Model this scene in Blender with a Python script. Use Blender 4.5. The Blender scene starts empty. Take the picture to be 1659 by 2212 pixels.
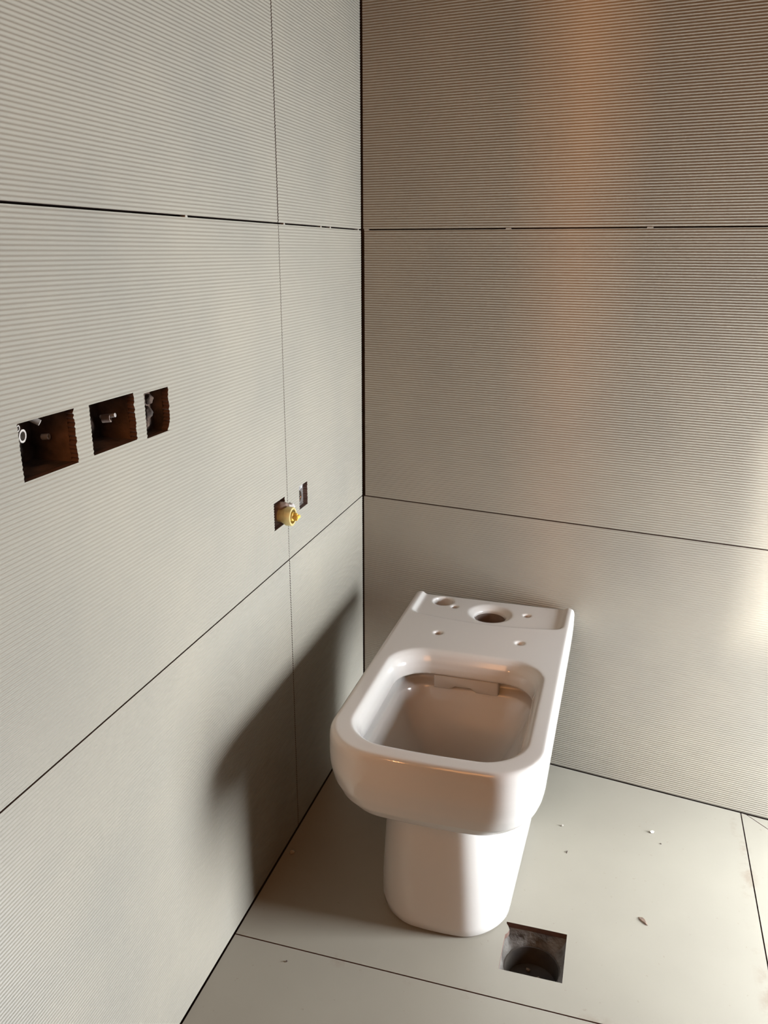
import bpy, bmesh, math, random
from mathutils import Vector, Matrix, noise
random.seed(7)
SC = bpy.context.scene
COL = SC.collection

# ------------------------------------------------------------------ camera
PSI = 0.14862                       # the back wall is out of square by this angle
CAM = (0.58532, -1.80639, 1.157)
YAW, PITCH, ROLL = 0.28645, -0.30542, 0.00307
cy, sy, cp, sp = math.cos(YAW), math.sin(YAW), math.cos(PITCH), math.sin(PITCH)
fw = Vector((-sy*cp, cy*cp, sp)); rt = Vector((cy, sy, 0)); up = rt.cross(fw)
cr, sr = math.cos(ROLL), math.sin(ROLL)
X = cr*rt + sr*up; Y = -sr*rt + cr*up
cam = bpy.data.cameras.new('camera'); camo = bpy.data.objects.new('camera', cam); COL.objects.link(camo)
camo.matrix_world = Matrix(((X.x, Y.x, -fw.x, CAM[0]), (X.y, Y.y, -fw.y, CAM[1]), (X.z, Y.z, -fw.z, CAM[2]), (0, 0, 0, 1)))
cam.sensor_fit = 'VERTICAL'; cam.sensor_height = 36; cam.lens = 1790.1/2212*36; cam.clip_start = 0.02
SC.camera = camo

# ------------------------------------------------------------------ world, lights, exposure
w = bpy.data.worlds.new('world'); SC.world = w; w.use_nodes = True
bg = w.node_tree.nodes['Background']; bg.inputs[0].default_value = (0.80, 0.90, 1.0, 1); bg.inputs[1].default_value = 1.0
def area(name, loc, direction, sx, sy_, power, col):
    l = bpy.data.lights.new(name, 'AREA'); l.shape = 'RECTANGLE'; l.size = sx; l.size_y = sy_; l.energy = power; l.color = col
    o = bpy.data.objects.new(name, l); COL.objects.link(o); o.location = loc
    o.rotation_euler = Vector(direction).to_track_quat('-Z', 'Y').to_euler(); return o
WX = 1.55                           # inner face of the right wall
WIN = (-0.65, -0.265, 0.05, 0.86)    # window opening y0 y1 z0 z1
area('window_daylight', (WX+0.05, (WIN[0]+WIN[1])/2, (WIN[2]+WIN[3])/2), (-1, 0, 0), WIN[1]-WIN[0], WIN[3]-WIN[2], 100, (0.935, 0.985, 1.04))
# unseen warm light added behind a slit to throw the orange wall band
area('added_band_light', (-0.585, -3.6, 1.35), (0.29, 0.957, 0), 0.06, 0.9, 66, (1.0, 0.42, 0.16))
area('added_warm_fill', (0.45, -2.58, 1.75), (0, 1, -0.02), 0.9, 1.2, 18.5, (1.0, 0.41, 0.12))  # added warm fill, unseen behind the camera, tints back wall and toilet front
SUN = Vector((-0.60, 1.06, -0.80)); sl = bpy.data.lights.new('sun', 'SUN'); sl.energy = 15.0; sl.angle = math.radians(4); sl.color = (1.0, 0.97, 0.93)
so = bpy.data.objects.new('sun', sl); COL.objects.link(so); so.location = (4, -5, 5); so.rotation_euler = SUN.to_track_quat('-Z', 'Y').to_euler()
SUN_GAP = (-1.38, -0.95, 1.26, 1.78)   # unseen opening added in the right wall to shape the sun patch
SC.view_settings.view_transform = 'Standard'; SC.view_settings.look = 'None'
SC.view_settings.gamma = 1; SC.view_settings.use_curve_mapping = False
SC.view_settings.exposure = 0.0

# ------------------------------------------------------------------ materials
def mat(name, col, rough=0.5, var=0.0, scale=6.0, bump=0.0, bscale=60.0, col2=None, metal=0.0, spec=0.5, coat=0.0, detail=4):
    m = bpy.data.materials.new(name); m.use_nodes = True; nt = m.node_tree; b = nt.nodes['Principled BSDF']
    b.inputs['Base Color'].default_value = (*col, 1); b.inputs['Roughness'].default_value = rough
    b.inputs['Metallic'].default_value = metal; b.inputs['Specular IOR Level'].default_value = spec
    b.inputs['Coat Weight'].default_value = coat; b.inputs['Coat Roughness'].default_value = 0.05
    tc = nt.nodes.new('ShaderNodeTexCoord')
    if col2 or var:
        n = nt.nodes.new('ShaderNodeTexNoise'); n.inputs['Scale'].default_value = scale; n.inputs['Detail'].default_value = detail
        nt.links.new(tc.outputs['Object'], n.inputs['Vector'])
        r = nt.nodes.new('ShaderNodeValToRGB'); r.color_ramp.elements[0].position = 0.32; r.color_ramp.elements[1].position = 0.68
        c2 = col2 or tuple(c*(1-var) for c in col)
        r.color_ramp.elements[0].color = (*c2, 1); r.color_ramp.elements[1].color = (*col, 1)
        nt.links.new(n.outputs['Fac'], r.inputs['Fac']); nt.links.new(r.outputs['Color'], b.inputs['Base Color'])
    if bump:
        n2 = nt.nodes.new('ShaderNodeTexNoise'); n2.inputs['Scale'].default_value = bscale; n2.inputs['Detail'].default_value = 5
        nt.links.new(tc.outputs['Object'], n2.inputs['Vector'])
        bp = nt.nodes.new('ShaderNodeBump'); bp.inputs['Strength'].default_value = bump; bp.inputs['Distance'].default_value = 0.002
        nt.links.new(n2.outputs['Fac'], bp.inputs['Height']); nt.links.new(bp.outputs['Normal'], b.inputs['Normal'])
    return m
M = {}
M['tile'] = mat('ribbed_tile', (0.236, 0.219, 0.180), 0.32, spec=0.10, col2=(0.207, 0.196, 0.166), scale=4.0)
M['tile_edge'] = mat('tile_edge', (0.10, 0.055, 0.04), 0.9, var=0.3, scale=60)
M['mortar_dark'] = mat('dark_mortar', (0.035, 0.024, 0.02), 0.95, var=0.5, scale=40, bump=0.6)
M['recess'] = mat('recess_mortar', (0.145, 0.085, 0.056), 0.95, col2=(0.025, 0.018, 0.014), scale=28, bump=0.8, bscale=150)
M['plaster'] = mat('site_plaster', (0.10, 0.075, 0.055), 0.9, var=0.2, scale=3, bump=0.3)
M['ceil'] = mat('ceiling_plaster', (0.14, 0.105, 0.075), 0.9, var=0.15, scale=3)
M['clay'] = mat('clay_brick', (0.55, 0.24, 0.12), 0.85, col2=(0.38, 0.16, 0.08), scale=12, bump=0.4)
M['clay2'] = mat('dull_clay_brick', (0.24, 0.13, 0.08), 0.9, col2=(0.18, 0.10, 0.065), scale=9, bump=0.4)
M['ceramic'] = mat('glazed_ceramic', (0.475, 0.462, 0.44), 0.10, spec=0.55)
M['bore_shade'] = mat('inlet_bore_shade', (0.16, 0.12, 0.10), 0.9, var=0.3, scale=50)  # dark tone standing in for the shade deep inside the inlet bore
M['cement'] = mat('rough_cement', (0.125, 0.116, 0.102), 0.95, col2=(0.035, 0.027, 0.022), scale=38, bump=1.0, bscale=180)
M['pipe_dark'] = mat('dirty_shaded_pipe', (0.042, 0.033, 0.024), 0.8, col2=(0.014, 0.010, 0.008), scale=25)  # dirt, with the shade of the pit put into the colour too
M['rubble'] = mat('rubble', (0.20, 0.16, 0.12), 0.95, col2=(0.07, 0.05, 0.04), scale=60)
M['brass'] = mat('dusty_brass', (0.46, 0.38, 0.17), 0.45, col2=(0.36, 0.29, 0.12), scale=90, metal=0.25)
M['yellow'] = mat('yellow_plug', (0.55, 0.36, 0.06), 0.5)
M['mortar_pipe'] = mat('mortar_stained_pipe', (0.22, 0.16, 0.13), 0.85, var=0.3, scale=60, bump=0.5)
M['tape'] = mat('white_tape', (0.42, 0.41, 0.40), 0.5, var=0.15, scale=80)
M['chrome'] = mat('chrome', (0.75, 0.75, 0.75), 0.15, metal=1.0)
M['white_plastic'] = mat('white_plastic', (0.36, 0.33, 0.30), 0.45)
M['joint_crumb'] = mat('joint_crumb', (0.24, 0.22, 0.19), 0.8)
M['green_plastic'] = mat('green_yellow_wire', (0.40, 0.42, 0.08), 0.5)
M['crumb_white'] = mat('white_crumb', (0.46, 0.44, 0.40), 0.8, var=0.1, scale=200)
M['crumb_dark'] = mat('dark_crumb', (0.07, 0.05, 0.04), 0.9, var=0.3, scale=200)
M['leaf'] = mat('brown_chip', (0.20, 0.14, 0.10), 0.9, col2=(0.09, 0.06, 0.045), scale=150)
M['crumb_grey'] = mat('grey_crumb', (0.33, 0.30, 0.26), 0.9, var=0.2, scale=200)
M['frame'] = mat('window_frame', (0.55, 0.53, 0.50), 0.5)

def floor_mat():
    m = mat('floor_tile', (0.210, 0.197, 0.162), 0.45, col2=(0.195, 0.182, 0.150), scale=5.0); nt = m.node_tree; b = nt.nodes['Principled BSDF']
    src = b.inputs['Base Color'].links[0].from_socket
    geo = nt.nodes.new('ShaderNodeNewGeometry'); sep = nt.nodes.new('ShaderNodeSeparateXYZ'); nt.links.new(geo.outputs['Position'], sep.inputs[0])
    def math_(op, a, b_=None, c=None):
        n = nt.nodes.new('ShaderNodeMath'); n.operation = op
        for i, v in enumerate((a, b_, c)):
            if v is None: continue
            if isinstance(v, (int, float)): n.inputs[i].default_value = v
            else: nt.links.new(v, n.inputs[i])
        return n.outputs[0]
    def band(sock, c, half):       # 1 on the joint, 0 at distance half
        return math_('MAXIMUM', math_('SUBTRACT', 1.0, math_('DIVIDE', math_('ABSOLUTE', math_('SUBTRACT', sock, c)), half)), 0.0)
    nz = nt.nodes.new('ShaderNodeTexNoise'); nz.inputs['Scale'].default_value = 13; nz.inputs['Detail'].default_value = 8; nz.inputs['Roughness'].default_value = 0.7
    nt.links.new(geo.outputs['Position'], nz.inputs['Vector'])
    gate = math_('MULTIPLY', math_('MAXIMUM', math_('SUBTRACT', nz.outputs['Fac'], 0.53), 0.0), 9.0)
    near = math_('MAXIMUM', band(sep.outputs[0], 0.892, 0.020), band(sep.outputs[1], -0.752, 0.018))
    dirt = math_('MINIMUM', math_('MULTIPLY', near, gate), 0.75)
    ns = nt.nodes.new('ShaderNodeTexNoise'); ns.inputs['Scale'].default_value = 95; ns.inputs['Detail'].default_value = 2
    nt.links.new(geo.outputs['Position'], ns.inputs['Vector'])
    speck = math_('MINIMUM', math_('MULTIPLY', math_('MAXIMUM', math_('SUBTRACT', ns.outputs['Fac'], 0.705), 0.0), 12.0), 0.5)
    fac = math_('MAXIMUM', dirt, speck)
    mix = nt.nodes.new('ShaderNodeMix'); mix.data_type = 'RGBA'
    nt.links.new(fac, mix.inputs['Factor']); nt.links.new(src, mix.inputs['A']); mix.inputs['B'].default_value = (0.16, 0.13, 0.10, 1)
    nt.links.new(mix.outputs['Result'], b.inputs['Base Color']); return m
M['floor'] = floor_mat()

# ------------------------------------------------------------------ helpers
def link(name, me, mats, parent=None, smooth=None):
    o = bpy.data.objects.new(name, me); COL.objects.link(o)
    for m in (mats if isinstance(mats, (list, tuple)) else [mats]): me.materials.append(m)
    if parent: o.parent = parent
    if smooth is not None:
        for p in me.polygons: p.use_smooth = True
        if smooth < 180: me.set_sharp_from_angle(angle=math.radians(smooth))
    return o
def from_bm(name, bm, mats, parent=None, smooth=None, recalc=True):
    if recalc: bmesh.ops.recalc_face_normals(bm, faces=bm.faces)
    me = bpy.data.meshes.new(name); bm.to_mesh(me); bm.free(); return link(name, me, mats, parent, smooth)
def thing(name, label, cat, loc=(0, 0, 0), group=None):
    o = bpy.data.objects.new(name, None); COL.objects.link(o); o.location = loc; o.empty_display_size = 0.05
    return tag(o, label, cat, group)
def tag(o, label, cat, group=None):
    o['label'] = label; o['category'] = cat
    if group: o['group'] = group
    return o
def struct(o): o['kind'] = 'structure'; return o
def part(o, root):                 # meshes are written in world coordinates; hang them on the thing's base
    o.parent = root; o.matrix_parent_inverse = Matrix.Translation(-Vector(root.location)); return o
def box(bm, a, b):
    g = bmesh.ops.create_cube(bm, size=1.0)['verts']
    for v in g:
        v.co = Vector([(a[i]+b[i])/2 + v.co[i]*(b[i]-a[i]) for i in range(3)])
    return g
def loft(bm, rings, cap0=True, cap1=True):
    R = [[bm.verts.new(p) for p in r] for r in rings]; n = len(R[0])
    for a, b in zip(R, R[1:]):
        for i in range(n): bm.faces.new((a[i], a[(i+1) % n], b[(i+1) % n], b[i]))
    if cap0: bm.faces.new(R[0][::-1])
    if cap1: bm.faces.new(R[-1])
    return R
def circ(c, r, n=32, axis='z', rz=None):
    out = []
    for i in range(n):
        a = 2*math.pi*i/n
        if axis == 'z': out.append((c[0]+r*math.cos(a), c[1]+(rz or r)*math.sin(a), c[2]))
        else: out.append((c[0], c[1]+r*math.cos(a), c[2]+(rz or r)*math.sin(a)))
    return out
def lump(c, r, seed, sub=2, flat=1.0, amt=0.35):
    bm = bmesh.new(); bmesh.ops.create_icosphere(bm, subdivisions=sub, radius=1.0)
    for v in bm.verts:
        k = 1+amt*noise.noise(v.co*1.7+Vector((seed*3.1, seed*1.3, 0)))*2
        v.co = Vector((v.co.x*r*k, v.co.y*r*k*0.8, v.co.z*r*k*flat))
    zmin = min(v.co.z for v in bm.verts)
    for v in bm.verts: v.co += Vector(c)-Vector((0, 0, zmin))
    return bm

# ribbed tile: columns cut at the holes, one row of vertices every 1/8 of a rib
RIB = 0.005; AMP = 0.00092; TH = 0.010
def ribbed_tile(name, fmap, flip, u0, u1, v0, v1, parent, holes=(), mats=None):
    rows = int(round((v1-v0)/RIB*8)); vs = [v0+(v1-v0)*i/rows for i in range(rows+1)]
    us = sorted({u0, u1, *[h[0] for h in holes], *[h[1] for h in holes]})
    bm = bmesh.new(); grid = []
    def inh(u, v, ): 
        return any(h[0] < u < h[1] and h[2] < v < h[3] for h in holes)
    def jit(u, v):
        for h in holes:
            if h[2]-1e-4 <= v <= h[3]+1e-4 and (u == h[0] or u == h[1]):
                ph = (v/RIB) % 1.0
                j = h[4]*(0.9*(abs(ph-0.5)*2-0.5) + noise.noise((v*300, u*50, 0.3))*1.1)
                if u == h[0] and len(h) > 5:                 # broken-off lower corner
                    j += max(0, h[5]-(v-h[2]))*0.7
                return u + (j if u == h[0] else j*0.25)
        return u
    def off(v): return -AMP*(1-math.cos(2*math.pi*v/RIB))*0.5
    for v in vs: grid.append([bm.verts.new(fmap(jit(u, v), v, off(v))) for u in us])
    def quad(a, b, c, d, mi=0):
        f = bm.faces.new((a, b, c, d) if not flip else (d, c, b, a)); f.material_index = mi; return f
    filled = [[not inh((us[i]+us[i+1])/2, (vs[j]+vs[j+1])/2) for i in range(len(us)-1)] for j in range(rows)]
    for j in range(rows):
        for i in range(len(us)-1):
            if filled[j][i]: quad(grid[j][i], grid[j][i+1], grid[j+1][i+1], grid[j+1][i])
    def fill(j, i): return 0 <= j < rows and 0 <= i < len(us)-1 and filled[j][i]
    def side(pa, pb, va, vb):
        a = bm.verts.new(pa); b = bm.verts.new(pb); c = bm.verts.new(fmap(*vb, -TH)); d = bm.verts.new(fmap(*va, -TH))
        quad(a, d, c, b, 1)
    for j in range(rows):
        for i in range(len(us)-1):
            if not filled[j][i]: continue
            A, B, C_, D = grid[j][i], grid[j][i+1], grid[j+1][i+1], grid[j+1][i]
            ua = [jit(us[i], vs[j]), jit(us[i+1], vs[j]), jit(us[i+1], vs[j+1]), jit(us[i], vs[j+1])]
            if not fill(j-1, i): side(A.co, B.co, (ua[0], vs[j]), (ua[1], vs[j]))
            if not fill(j, i+1): side(B.co, C_.co, (ua[1], vs[j]), (ua[2], vs[j+1]))
            if not fill(j+1, i): side(C_.co, D.co, (ua[2], vs[j+1]), (ua[3], vs[j+1]))
            if not fill(j, i-1): side(D.co, A.co, (ua[3], vs[j+1]), (ua[0], vs[j]))
    o = from_bm(name, bm, mats or [M['tile'], M['tile_edge']], parent, recalc=False)
    for p in o.data.polygons: p.use_smooth = (p.material_index == 0)
    return o

# ------------------------------------------------------------------ floor
YB = -2.6
cs, sn, tn = math.cos(PSI), math.sin(PSI), math.tan(PSI)
def by(x, d=0.0): return -tn*x - d/cs                     # y of the back wall face at x
HOLE = (0.4590, 0.5665, -0.6910, -0.5850)
def slab_poly(bm, outer, hole, ztop, zbot, mi_side=1):
    loops = [outer] + ([hole] if hole else [])
    vs_l = [[bm.verts.new((x, y, ztop)) for x, y in lp] for lp in loops]; es = []
    for lp in vs_l:
        for i in range(len(lp)): es.append(bm.edges.new((lp[i], lp[(i+1) % len(lp)])))
    fs = [g for g in bmesh.ops.triangle_fill(bm, use_beauty=True, use_dissolve=False, edges=es)['geom'] if isinstance(g, bmesh.types.BMFace)]
    for f in fs:
        f.normal_update()
        if f.normal.z < 0: f.normal_flip()
    for k, lp in enumerate(loops):
        n = len(lp)
        for i in range(n):
            p, q = lp[i], lp[(i+1) % n]
            f = bm.faces.new([bm.verts.new(c) for c in ((*p, ztop), (*p, zbot), (*q, zbot), (*q, ztop))])
            f.material_index = mi_side
hl = [(HOLE[0]+0.001, HOLE[3]), (HOLE[1], HOLE[3]), (HOLE[1], HOLE[2]), (HOLE[0]+0.001, HOLE[2])]
bm = bmesh.new()
slab_poly(bm, [(-0.02, 0.02), (-0.02, YB), (WX, YB), (WX, by(WX)+0.02)], [(HOLE[0]-.004, HOLE[3]+.004), (HOLE[1]+.004, HOLE[3]+.004), (HOLE[1]+.004, HOLE[2]-.004), (HOLE[0]-.004, HOLE[2]-.004)], -0.0105, -0.06, 0)
floor = struct(from_bm('floor', bm, M['mortar_dark'], recalc=False))
def floor_tile(outer, hole=None):
    bm = bmesh.new(); slab_poly(bm, outer, hole, 0.0, -0.0100)
    return from_bm('floor_tile', bm, [M['floor'], M['tile_edge']], floor, recalc=False)
# chipped back left corner of the drain cut-out
drain_hole = [(HOLE[0]+0.001, HOLE[3]-0.004), (HOLE[0]+0.0005, HOLE[3]-0.0), (HOLE[0]+0.050, HOLE[3]+0.0008), (HOLE[1], HOLE[3]+0.001), (HOLE[1]+0.0005, HOLE[2]), (HOLE[0]+0.002, HOLE[2]-0.001), (HOLE[0]+0.0015, HOLE[2]+0.050), (HOLE[0]+0.002, HOLE[3]-0.030), (HOLE[0]+0.0055, HOLE[3]-0.0255), (HOLE[0]+0.0080, HOLE[3]-0.017), (HOLE[0]+0.0045, HOLE[3]-0.009)]
XJ, YJ, G = 0.8993, -0.7509, 0.0012
floor_tile([(0.0022, by(0.0022, 0.0018)), (0.0022, YJ+G), (XJ-G, YJ+G), (XJ-G, by(XJ, 0.0018))], drain_hole)
floor_tile([(0.0022, YJ-G), (0.0022, YB), (XJ-G, YB), (XJ-G, YJ-G)])
dx0 = 0.911                                               # where the diagonal cut meets the back wall
dy0 = by(dx0, 0.0018)
L2 = 0.45
floor_tile([(XJ+G, by(XJ, 0.0018)), (XJ+G, YJ+G), (WX-0.003, YJ+G), (WX-0.003, dy0-(WX-dx0)+0.0), (dx0-0.001, dy0-0.001)])
floor_tile([(dx0+0.002, by(dx0+0.002, 0.003)), (WX-0.003, dy0-(WX-dx0)+0.003), (WX-0.003, by(WX, 0.003))])
floor_tile([(XJ+G, YJ-G), (XJ+G, YB), (WX-0.003, YB), (WX-0.003, YJ-G)])

# ------------------------------------------------------------------ left wall
ZT = 2.4
YDOOR = -1.30; YJAMB = -2.45
bm = bmesh.new()
LH = [(1.034, 1.124, 0.929, 0.990), (0.9155, 1.0055, 0.930, 0.989), (0.835, 0.8925, 0.9265, 0.9845), (0.462, 0.511, 0.676, 0.727), (0.350, 0.392, 0.681, 0.727)]
us = sorted({-0.02, -YDOOR, *[h[0] for h in LH], *[h[1] for h in LH]}); vz = sorted({-0.02, ZT, *[h[2] for h in LH], *[h[3] for h in LH]})
for i in range(len(us)-1):
    for j in range(len(vz)-1):
        um, vm = (us[i]+us[i+1])/2, (vz[j]+vz[j+1])/2
        if any(h[0] < um < h[1] and h[2] < vm < h[3] for h in LH): continue
        bm.faces.new([bm.verts.new(c) for c in ((-0.0105, -us[i], vz[j]), (-0.0105, -us[i+1], vz[j]), (-0.0105, -us[i+1], vz[j+1]), (-0.0105, -us[i], vz[j+1]))][::-1])
bmesh.ops.remove_doubles(bm, verts=bm.verts, dist=1e-5)
wall_left = struct(from_bm('wall_left', bm, M['mortar_dark'], recalc=False))
lm = lambda u, v, d: (d, -u, v)
VJ = 0.4492
rowsZ = [(0.0018, 0.5987), (0.6012, 1.1988), (1.2016, 1.7990), (1.8010, ZT)]
vgap = [0.0012, 0.0008, 0.0015, 0.001]
for k, (z0, z1) in enumerate(rowsZ):
    small = [(*LH[4], 0.0016)] if k == 1 else []
    big = [(*LH[0], 0.0022), (*LH[1], 0.0022), (*LH[2], 0.0022, 0.012), (*LH[3], 0.0006)] if k == 1 else []
    ribbed_tile('wall_tile', lm, True, 0.0015, VJ-vgap[k], z0, z1, wall_left, small)
    ribbed_tile('wall_tile', lm, True, VJ+vgap[k], -YDOOR, z0, z1, wall_left, big)

# ------------------------------------------------------------------ back wall
bmap = lambda u, v, d: (cs*u - sn*d*1.0, -sn*u - cs*d*1.0, v) if False else (cs*u + sn*(-d)*-1.0*-1.0, -sn*u + cs*(-d), v)
def bmap(u, v, d):                                       # d < 0 goes into the wall
    return (cs*u - sn*d, -sn*u - cs*d, v)
bm = bmesh.new()
bl = WX/cs + 0.02
bm.faces.new([bm.verts.new(bmap(*c)) for c in ((-0.02, -0.02, -0.0105), (bl, -0.02, -0.0105), (bl, ZT, -0.0105), (-0.02, ZT, -0.0105))])
wall_back = struct(from_bm('wall_back', bm, M['mortar_dark'], recalc=False))
cgap = [0.0035, 0.0070, 0.0045, 0.004]
for k, (z0, z1) in enumerate(rowsZ):
    ribbed_tile('wall_tile', bmap, False, cgap[k], WX/cs, z0, z1, wall_back)

# leftover spacer tips and grout crumbs that fill short lengths of the joints
def spacer(fm, u, v, wu, parent):
    bm = bmesh.new(); a = fm(u-wu/2, v-0.0017, -0.006); b = fm(u+wu/2, v+0.0017, 0.0)
    r = [[fm(uu, vv, dd) for uu, vv in ((u-wu/2, v-.0014), (u+wu/2, v-.0012), (u+wu/2-.001, v+.0014), (u-wu/2+.001, v+.0013))] for dd in (-0.008, -0.0003)]
    loft(bm, r); from_bm('tile_spacer', bm, M['joint_crumb'], parent)
for u in (0.756, 0.424, 0.247, 0.195, 0.020): spacer(lm, u, 1.2002, 0.007, wall_left)
for u in (0.012, 0.330, 0.605): spacer(bmap, u, 1.2002, 0.012, wall_back)

# ------------------------------------------------------------------ rest of the room (outside the frame)
def wall_box(name, boxes, m):
    bm = bmesh.new()
    for a, b in boxes: box(bm, a, b)
    return struct(from_bm(name, bm, m))
wy0, wy1, wz0, wz1 = WIN
R0, R1 = WX, WX+0.04
yR = by(WX)+0.05
u0, u1, v0, v1 = SUN_GAP
wall_right = wall_box('wall_right', [((R0, YB, 0), (R1, u0, ZT)), ((R0, u0, 0), (R1, u1, v0)), ((R0, u0, v1), (R1, u1, ZT)), ((R0, u1, 0), (R1, wy0, ZT)),
    ((R0, wy1, 0), (R1, yR, ZT)), ((R0, wy0, 0), (R1, wy1, wz0)), ((R0, wy0, wz1), (R1, wy1, ZT))], M['plaster'])
wall_front = wall_box('wall_front', [((-0.21, YB-0.12, 0), (R1, YB, ZT))], M['clay2'])
ceiling = wall_box('ceiling', [((-1.5, YB-0.12, ZT), (R1, 0.05, ZT+0.1))], M['ceil'])
wall_box('wall_hall', [((-0.90, YDOOR+0.25, 0), (-0.0906, YDOOR+0.35, ZT)), ((-0.14, YDOOR, 0), (-0.0906, YDOOR+0.25, ZT)), ((-1.0, YB, 0), (-0.90, YDOOR+0.35, ZT)), ((-0.22, YB, 0), (0.0, YJAMB, ZT)), ((-0.14, YJAMB, 2.05), (0.0, YDOOR-0.002, ZT))], M['plaster'])
wall_box('floor_hall', [((-0.90, YB, -0.06), (-0.021, YDOOR+0.25, 0.0))], M['plaster'])
bm = bmesh.new()                     # unseen panel added, its slit cuts the warm light to a band
for a, b in (((-0.90, YJAMB-0.01, 0), (-0.272, YJAMB, ZT)), ((-0.272, YJAMB-0.01, 0), (-0.2205, YJAMB, 1.15)), ((-0.272, YJAMB-0.01, 2.05), (-0.2205, YJAMB, ZT))): box(bm, a, b)
struct(from_bm('light_slit_panel_1', bm, M['clay2']))
t = 0.03
bm = bmesh.new()
for a, b in (((R0+.005, wy0, wz0), (R0+.035, wy0+t, wz1)), ((R0+.005, wy1-t, wz0), (R0+.035, wy1, wz1)), ((R0+.005, wy0+t, wz0), (R0+.035, wy1-t, wz0+t)), ((R0+.005, wy0+t, wz1-t), (R0+.035, wy1-t, wz1))): box(bm, a, b)
struct(from_bm('window_1', bm, M['frame']))

# ------------------------------------------------------------------ toilet
TX = 0.3365
toilet = thing('toilet', 'white ceramic back-to-wall toilet pan without seat or cistern, in the room corner', 'toilet', (TX, -0.42, 0))
def ring(z, hw, yb, yf, rb, rf, bow=0.012, cx=TX, taper=0.0):
    pts = []
    def arc(cx_, cy_, r, a0, a1, n):
        for i in range(n):
            a = a0+(a1-a0)*i/(n-1); pts.append((cx_+r*math.cos(a), cy_+r*math.sin(a)))
    h = math.pi/2
    arc(hw-rb, yb-rb, rb, 0, h, 25); arc(-hw+rb, yb-rb, rb, h, 2*h, 25)
    s0, s1 = yb-rb, yf+rf
    for i in range(1, 12): pts.append((-hw, s0+(s1-s0)*i/12))
    arc(-hw+rf, yf+rf, rf, 2*h, 3*h, 33)
    for i in range(1, 24): pts.append((-hw+rf+(2*hw-2*rf)*i/24, yf))
    arc(hw-rf, yf+rf, rf, 3*h, 4*h, 33)
    for i in range(1, 12): pts.append((hw, s1+(s0-s1)*i/12))
    out = []
    for x, y in pts:
        wgt = max(0.0, min(1.0, (yb-y)/(yb-yf)))**4
        y2 = y - bow*(1-(x/hw)**2)*wgt
        if taper: x *= 1+taper*max(-0.1, y+0.60)
        out.append((cx+x, y2, z))
    return out
outer = [(0.120, .060, -.32, -.54, .05, .055), (0.200, .080, -.29, -.58, .05, .07), (0.2576, .095, -.25, -.62, .05, .07), (0.2578, .108, -.245, -.646, .05, .07),
         (0.2588, .119, -.242, -.661, .05, .075), (0.2620, .132, -.24, -.679, .05, .078), (0.269, .146, -.235, -.697, .05, .080), (0.281, .159, -.23, -.711, .05, .080),
         (0.298, .1685, -.22, -.7215, .05, .080), (0.319, .1748, -.195, -.729, .045, .080), (0.338, .1782, -.135, -.733, .04, .080), (0.348, .1793, -.106, -.735, .03, .080),
         (0.358, .1797, -.089, -.736, .02, .080), (0.370, .1800, -.0825, -.736, .012, .080), (0.396, .1798, -.0815, -.735, .010, .080), (0.404, .1788, -.0822, -.7335, .010, .080), (0.4085, .1760, -.084, -.731, .010, .078), (0.4105, .1725, -.087, -.728, .010, .076)]
bowl = [(0.430, .1480, -.365, -.7075, .070, .070), (0.4105, .1480, -.365, -.7075, .070, .070), (0.4085, .1445, -.370, -.7045, .068, .067), (0.403, .1395, -.3765, -.7005, .066, .064), (0.393, .1350, -.3825, -.697, .064, .062), (0.380, .1320, -.3865, -.6945, .062, .060), (0.3665, .1305, -.388, -.6935, .062, .060),
        (0.3645, .1335, -.352, -.6945, .045, .060), (0.3400, .1335, -.352, -.6945, .045, .060), (0.3340, .1260, -.372, -.688, .050, .058), (0.310, .1170, -.380, -.676, .05, .055),
        (0.275, .1010, -.390, -.652, .045, .05), (0.240, .0820, -.400, -.622, .04, .045), (0.200, .0620, -.408, -.585, .035, .04), (0.160, .0440, -.415, -.545, .03, .03), (0.140, .030, -.425, -.52, .02, .02)]
def tmp(name, rings_, bow=0.012):
    bm = bmesh.new(); loft(bm, [ring(*r, bow=bow) for r in rings_]); return from_bm(name, bm, [])
basin = tmp('basin', outer)
cut_bowl = tmp('cut_bowl', bowl, 0.008)
# recessed seat for the cistern, open at the back, its front edge slightly bowed
def rec(z, s):
    xs0, xs1, y0, y1 = TX-0.158-s, TX+0.158+s, -0.05, -0.202-s
    p = [(xs1, y0), (xs0, y0)]
    r = 0.022
    for i in range(8):
        a = math.pi + (math.pi/2)*i/7; p.append((xs0+r+r*math.cos(a), y1+r+r*math.sin(a)))
    for i in range(1, 12):
        tt = i/12; x = xs0+r+(xs1-xs0-2*r)*tt; p.append((x, y1-0.016*(1-(2*tt-1)**2)))
    for i in range(8):
        a = 1.5*math.pi + (math.pi/2)*i/7; p.append((xs1-r+r*math.cos(a), y1+r+r*math.sin(a)))
    return [(x, y, z) for x, y in p]
bm = bmesh.new(); loft(bm, [rec(0.4032, -0.004), rec(0.4052, 0.0), rec(0.4105, 0.005), rec(0.42, 0.0055)]); cut_rec = from_bm('cut_rec', bm, [])
bm = bmesh.new()
HB, HS = (0.3400, -0.152), (0.2270, -0.114)
loft(bm, [circ((*HB, 0.30), 0.0335), circ((*HB, 0.394), 0.0335), circ((*HB, 0.397), 0.0355), circ((*HB, 0.4005), 0.042), circ((HB[0], HB[1]+.002, 0.4050), 0.051), circ((HB[0], HB[1]+.002, 0.42), 0.053)])
loft(bm, [circ((*HS, 0.25), 0.0222), circ((*HS, 0.42), 0.0222)])
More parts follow.
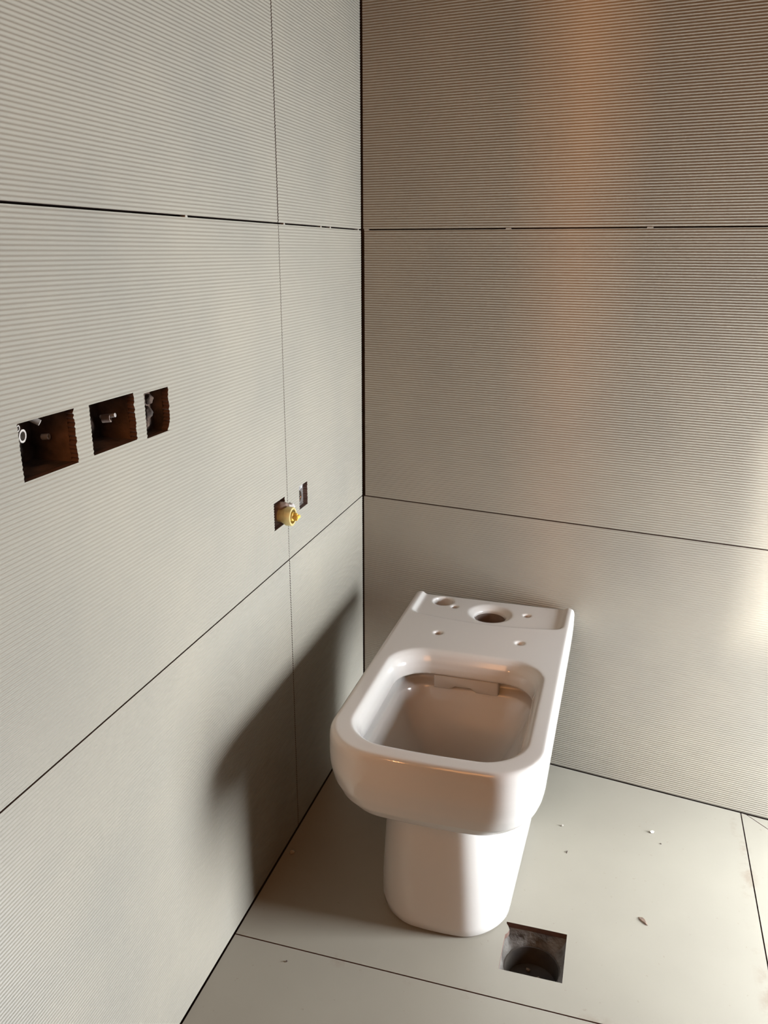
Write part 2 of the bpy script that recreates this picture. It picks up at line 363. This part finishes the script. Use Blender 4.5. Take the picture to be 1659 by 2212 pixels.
for c, r, dz in (((0.258, -0.137), 0.0068, 0.385), ((0.418, -0.139), 0.0072, 0.390), ((0.2555, -0.291), 0.0078, 0.37), ((0.4225, -0.291), 0.0078, 0.403)):
    loft(bm, [circ((*c, dz), r, 20), circ((*c, 0.4085), r, 20), circ((*c, 0.4125), r+0.003, 20), circ((*c, 0.42), r+0.003, 20)])
cut_holes = from_bm('cut_holes', bm, [])
for c in (cut_rec, cut_bowl, cut_holes):
    md = basin.modifiers.new('cut', 'BOOLEAN'); md.operation = 'DIFFERENCE'; md.solver = 'EXACT'; md.object = c
md = basin.modifiers.new('remesh', 'REMESH'); md.mode = 'VOXEL'; md.voxel_size = 0.0020; md.use_smooth_shade = True
md = basin.modifiers.new('soften', 'SMOOTH'); md.factor = 0.5; md.iterations = 12
bpy.context.view_layer.update()
dg = bpy.context.evaluated_depsgraph_get()
me = bpy.data.meshes.new_from_object(basin.evaluated_get(dg)); me.name = 'basin'
old = basin.data; basin.modifiers.clear(); basin.data = me
for c in (cut_rec, cut_bowl, cut_holes): bpy.data.objects.remove(c, do_unlink=True)
me.materials.clear(); me.materials.append(M['ceramic'])
for p in me.polygons: p.use_smooth = True
part(basin, toilet)
ped = [(0.0000, .1120, -.267, -.6270, .04, .070), (0.0012, .1150, -.264, -.6305, .04, .072), (0.005, .1175, -.262, -.6335, .04, .074), (0.020, .1190, -.245, -.6355, .04, .075), (0.06, .1180, -.245, -.6360, .04, .075), (0.11, .1160, -.245, -.6375, .04, .075), (0.17, .1125, -.245, -.639, .04, .075), (0.2578, .1080, -.245, -.640, .04, .075)]
bm = bmesh.new(); loft(bm, [ring(*r, bow=0.016, cx=TX+0.005, taper=0.26) for r in ped], cap0=True, cap1=False)
part(from_bm('pedestal', bm, M['ceramic'], smooth=60), toilet)
# flush spout block under the back rim, notched along its lower middle
bm = bmesh.new()
sx0, sx1 = 0.2690, 0.3960
def spp(y, s):
    z0, z1 = 0.3360+s, 0.3660
    p = []
    for i in range(13):
        tt = i/12; x = sx0+s+(sx1-sx0-2*s)*tt; p.append((x, y, z0+(0.0080 if 0.30 < tt < 0.62 else 0.0008)))
    p += [(sx1-s, y, z1-s*0.5), (sx0+s, y, z1-s*0.5)]
    return p
loft(bm, [spp(-0.345, 0), spp(-0.3800, 0), spp(-0.3830, 0.0008), spp(-0.3845, 0.0025)])
part(from_bm('flush_spout', bm, M['ceramic'], smooth=50), toilet)
# dark lining added so the inlet bore reads as deep shade
bm = bmesh.new(); loft(bm, [circ((*HB, 0.302), 0.0330), circ((*HB, 0.389), 0.0330)], cap0=True, cap1=False)
part(from_bm('inlet_shade_lining', bm, M['bore_shade'], smooth=60), toilet)

# ------------------------------------------------------------------ wall recesses
def recess(name, label, hole, depth, seed, grp):
    u0, u1, v0, v1 = hole; root = thing(name, label, 'wall hole', (-0.0105, -(u0+u1)/2, v0), grp)
    bm = bmesh.new(); n = 7; g = 0.0005
    x0, x1 = -0.0097, -depth
    def P(p):
        nn = noise.noise(Vector(p)*90+Vector((seed, 0, 0)))*0.0035
        return Vector(p), nn
    def patch(f, nrm):
        gr = [[None]*(n+1) for _ in range(n+1)]
        for i in range(n+1):
            for j in range(n+1):
                p = Vector(f(i/n, j/n)); e = min(i, n-i, j, n-j) == 0
                gr[i][j] = bm.verts.new(p + (Vector((0, 0, 0)) if e else Vector(nrm)*noise.noise(p*70+Vector((seed, 3, 1)))*0.005))
        for i in range(n):
            for j in range(n): bm.faces.new((gr[i][j], gr[i+1][j], gr[i+1][j+1], gr[i][j+1]))
    L = lambda a, b, s: a+(b-a)*s
    patch(lambda s, t_: (x1, -L(u0, u1, s), L(v0, v1, t_)), (1, 0, 0))
    patch(lambda s, t_: (L(x0, x1, s), -u0, L(v0, v1, t_)), (0, -1, 0))
    patch(lambda s, t_: (L(x0, x1, s), -u1, L(v0, v1, t_)), (0, 1, 0))
    patch(lambda s, t_: (L(x0, x1, s), -L(u0, u1, t_), v0), (0, 0, 1))
    patch(lambda s, t_: (L(x0, x1, s), -L(u0, u1, t_), v1), (0, 0, -1))
    bmesh.ops.remove_doubles(bm, verts=bm.verts, dist=1e-5)
    part(from_bm('recess_lining', bm, M['recess'], smooth=40, recalc=False), root)
    return root
def tube(name, p0, p1, r, ri, m, root, n=16):
    bm = bmesh.new(); a, b = Vector(p0), Vector(p1); q = (b-a).to_track_quat('Z', 'Y')
    def rr(c, rad): return [c + q @ Vector((rad*math.cos(2*math.pi*i/n), rad*math.sin(2*math.pi*i/n), 0)) for i in range(n)]
    if ri: loft(bm, [rr(a, ri), rr(a, r), rr(b, r), rr(b, ri), rr(a+(b-a)*0.15, ri)], cap0=False, cap1=True)
    else: loft(bm, [rr(a, r), rr(b, r)])
    return part(from_bm(name, bm, m, smooth=50), root)
G1 = 'cut-outs in the left wall tile'
r1 = recess('wall_recess', 'largest and leftmost dark square hole cut in the ribbed wall tile', LH[0], 0.060, 1.3, G1)
tube('conduit', (-0.040, -1.1090, 0.9740), (-0.012, -1.1042, 0.9726), 0.0072, 0.0050, M['white_plastic'], r1)
tube('conduit', (-0.030, -1.1160, 0.9850), (-0.010, -1.1120, 0.9822), 0.0036, 0.0024, M['white_plastic'], r1)
tube('wire_end', (-0.030, -1.078, 0.989), (-0.016, -1.071, 0.980), 0.0034, 0, M['white_plastic'], r1)
tube('wire_end', (-0.040, -1.0405, 0.9568), (-0.032, -1.0395, 0.9575), 0.0036, 0.0020, M['white_plastic'], r1)
r2 = recess('wall_recess', 'middle dark square hole of the three cut in the ribbed wall tile', LH[1], 0.055, 5.1, G1)
tube('conduit', (-0.040, -0.9275, 0.9560), (-0.030, -0.9245, 0.9570), 0.0050, 0.0034, M['mortar_pipe'], r2)
tube('wire_end', (-0.045, -0.9235, 0.9575), (-0.024, -0.9230, 0.9610), 0.0026, 0, M['white_plastic'], r2)
r3 = recess('wall_recess', 'narrowest, right-hand hole of the three, filled with brown mortar', LH[2], 0.026, 9.7, G1)
tube('wire_end', (-0.0145, -0.8795, 0.952), (-0.0120, -0.8800, 0.972), 0.0020, 0, M['green_plastic'], r3)
for k, (u, v, r) in enumerate(((0.850, 0.950, .008), (0.860, 0.938, .007), (0.846, 0.968, .007))):
    o = from_bm('mortar_lump', lump((-0.0245, -u, v-r), r, k+3.3, 3, 1.0, 0.14), M['recess'], smooth=60); part(o, r3)

# ------------------------------------------------------------------ brass outlet and the small hole beside it
wo = thing('water_outlet', 'brass pipe fitting with yellow plug sticking out of a square wall hole', 'pipe fitting', (-0.0105, -0.487, 0.699))
def oblong(name, hole, depth, m, root):
    u0, u1, v0, v1 = hole; bm = bmesh.new()
    loft(bm, [[(x, -u0, v0), (x, -u1, v0), (x, -u1, v1), (x, -u0, v1)] for x in (-0.0097, -depth)], cap0=False, cap1=True)
    return part(from_bm(name, bm, m, recalc=False), root)
oblong('hole_lining', LH[3], 0.022, M['mortar_pipe'], wo)
cy0, cz0 = -0.4860, 0.6985
def lathe_x(name, prof, m, root, n=24, c=(cy0, cz0), smooth=40):
    bm = bmesh.new(); loft(bm, [circ((x, *c), r, n, 'x') for x, r in prof]); return part(from_bm(name, bm, m, smooth=smooth), root)
lathe_x('pipe', [(-0.048, .0125), (-0.004, .0125), (0.000, .0115)], M['mortar_pipe'], wo)
lathe_x('brass_body', [(-0.020, .0105), (-0.006, .0115), (0.004, .0125), (0.010, .0150), (0.0125, .0152)], M['brass'], wo)
bm = bmesh.new()
loft(bm, [circ((0.0125, cy0, cz0), .0165, 28, 'x'), circ((0.0135, cy0, cz0), .0174, 28, 'x'), circ((0.0240, cy0, cz0), .0174, 28, 'x'), circ((0.0252, cy0, cz0), .0165, 28, 'x'), circ((0.0252, cy0, cz0), .0132, 28, 'x'), circ((0.0140, cy0, cz0), .0128, 28, 'x')])
part(from_bm('brass_ring', bm, M['brass'], smooth=40), wo)
lathe_x('plug', [(0.0142, .0095), (0.0200, .0090), (0.0260, .0080), (0.0268, .0070)], M['yellow'], wo, 16)
bm = bmesh.new(); box(bm, (0.0268, cy0-.0075, cz0-.0028), (0.0370, cy0+.0075, cz0+.0028)); box(bm, (0.0268, cy0-.0026, cz0-.0070), (0.0340, cy0+.0026, cz0+.0070))
bmesh.ops.bevel(bm, geom=bm.edges[:], offset=0.0010, segments=2, affect='EDGES')
part(from_bm('plug_handle', bm, M['yellow'], smooth=40), wo)
o = from_bm('mortar_lump', lump((-0.0020, -0.478, 0.7010), 0.0150, 2.4, 3, 0.62, 0.15), M['mortar_pipe'], smooth=80); part(o, wo)
o = from_bm('sealing_tape', lump((0.0100, -0.468, 0.7030), 0.0105, 4.4, 3, 0.72, 0.22), M['tape'], smooth=80); part(o, wo)
sh = thing('wall_recess', 'small square wall hole with a shiny metal pipe ring, nearest the corner', 'wall hole', (-0.0105, -0.371, 0.681), G1)
oblong('hole_lining', LH[4], 0.0165, M['tape'], sh)
bm = bmesh.new(); c4 = (-0.3755, 0.7030)
loft(bm, [circ((x, *c4), r, 24, 'x', r*1.05) for x, r in ((-0.016, .0118), (-0.0085, .0118), (-0.0070, .0110), (-0.0070, .0088), (-0.0082, .0082), (-0.0150, .0082))])
part(from_bm('metal_ring', bm, [M['chrome'], M['mortar_dark']], smooth=40), sh)
bm = bmesh.new(); loft(bm, [circ((-0.0152, *c4), .0080, 20, 'x'), circ((-0.0140, *c4), .0080, 20, 'x')]); part(from_bm('pipe_bore', bm, M['mortar_dark']), sh)
o = from_bm('plaster_lump', lump((-0.0130, -0.3640, 0.7130), 0.0065, 8.2, 3, 0.9, 0.3), M['tape'], smooth=80); part(o, sh)

# ------------------------------------------------------------------ floor drain
dr = thing('floor_drain', 'square open floor drain hole with rough cement edges, beside the toilet foot', 'drain', ((HOLE[0]+HOLE[1])/2, (HOLE[2]+HOLE[3])/2, -0.2))
cxd, cyd = (HOLE[0]+HOLE[1])/2, (HOLE[2]+HOLE[3])/2-0.002; N = 64
def sq(h, z, amt, rnd, seed):
    out = []
    for i in range(N):
        a = 2*math.pi*i/N+math.pi/4; c, s = math.cos(a), math.sin(a); k = h/max(abs(c), abs(s)); r = k*(1-rnd)+rnd*h
        r *= 1+amt*noise.noise(Vector((c*4, s*4, seed)))
        out.append((cxd+r*c, cyd+r*s, z+amt*0.05*noise.noise(Vector((c*7, s*7, seed+5)))))
    return out
bm = bmesh.new()
loft(bm, [sq(.0560, -0.0104, 0, 0, 0), sq(.0545, -0.0125, 0.02, 0.0, 1), sq(.0530, -0.017, 0.06, 0.1, 2), sq(.0520, -0.022, 0.09, 0.30, 3), sq(.0505, -0.028, 0.09, 0.6, 4), sq(.0492, -0.034, 0.06, 0.95, 4.3), sq(.0490, -0.040, 0.02, 1, 4.5)], False, False)
bmesh.ops.reverse_faces(bm, faces=bm.faces)
part(from_bm('cement_collar', bm, M['cement'], smooth=35, recalc=False), dr)
bm = bmesh.new(); loft(bm, [circ((cxd, cyd, z), r, 40) for z, r in ((-0.036, .0500), (-0.036, .0465), (-0.058, .0460), (-0.072, .0450))], False, True)
part(from_bm('drain_pipe', bm, M['pipe_dark'], smooth=50), dr)
for k in range(9):
    a = k*2.4; rr_ = 0.010+0.0035*k
    o = from_bm('rubble', lump((cxd+rr_*math.cos(a)*.9, cyd+rr_*math.sin(a)*.9, -0.0735), 0.004+0.004*random.random(), k*1.7, 1), M['rubble']); part(o, dr)

# ------------------------------------------------------------------ crumbs on the floor
def chip(pts, z0, z1, m, name, label, cat='debris'):
    bm = bmesh.new(); c = Vector((sum(p[0] for p in pts)/len(pts), sum(p[1] for p in pts)/len(pts)))
    loft(bm, [[(x, y, z0) for x, y in pts], [(c.x+(x-c.x)*0.8, c.y+(y-c.y)*0.8, z1*(0.6+0.8*((i*7) % 5)/5)) for i, (x, y) in enumerate(pts)]])
    return tag(from_bm(name, bm, m), label, cat, 'crumbs lying on the floor')
lx, ly = 0.697, -0.513
chip([(lx-.0095, ly+.0075), (lx-.003, ly+.0085), (lx+.002, ly+.003), (lx+.0075, ly-.009), (lx+.0055, ly-.0095), (lx-.002, ly-.0035), (lx-.008, ly+.002)], 0.0002, 0.0025, M['leaf'], 'leaf_scrap', 'small brown leaf-like scrap on the floor, right of the drain hole')
chip([(.5490, -.3645), (.5502, -.3650), (.5492, -.3725), (.5478, -.3728), (.5475, -.3690)], 0.0002, 0.002, M['crumb_dark'], 'dark_splinter', 'thin dark splinter on the floor, right of the toilet pedestal')
def crumb(x, y, r, seed, m, label):
    tag(from_bm('crumb', lump((x, y, 0.0), r, seed, 1, 0.7), m), label, 'debris', 'crumbs lying on the floor')
crumb(0.7140, -0.2580, 0.0042, 1.1, M['crumb_white'], 'white mortar crumb on the floor, midway between toilet and shower joint')
crumb(0.0200, -0.5310, 0.0052, 2.2, M['crumb_grey'], 'pale crumb in the shadow at the foot of the left wall')
crumb(0.5330, -0.2910, 0.0030, 3.3, M['crumb_grey'], 'grey crumb on the floor close behind the dark splinter')
crumb(0.7310, -0.2890, 0.0020, 4.4, M['crumb_dark'], 'tiny dark speck on the floor just in front of the white crumb')
crumb(0.1130, -0.7810, 0.0022, 5.5, M['crumb_dark'], 'tiny brown speck on the floor near the joint left of the toilet')
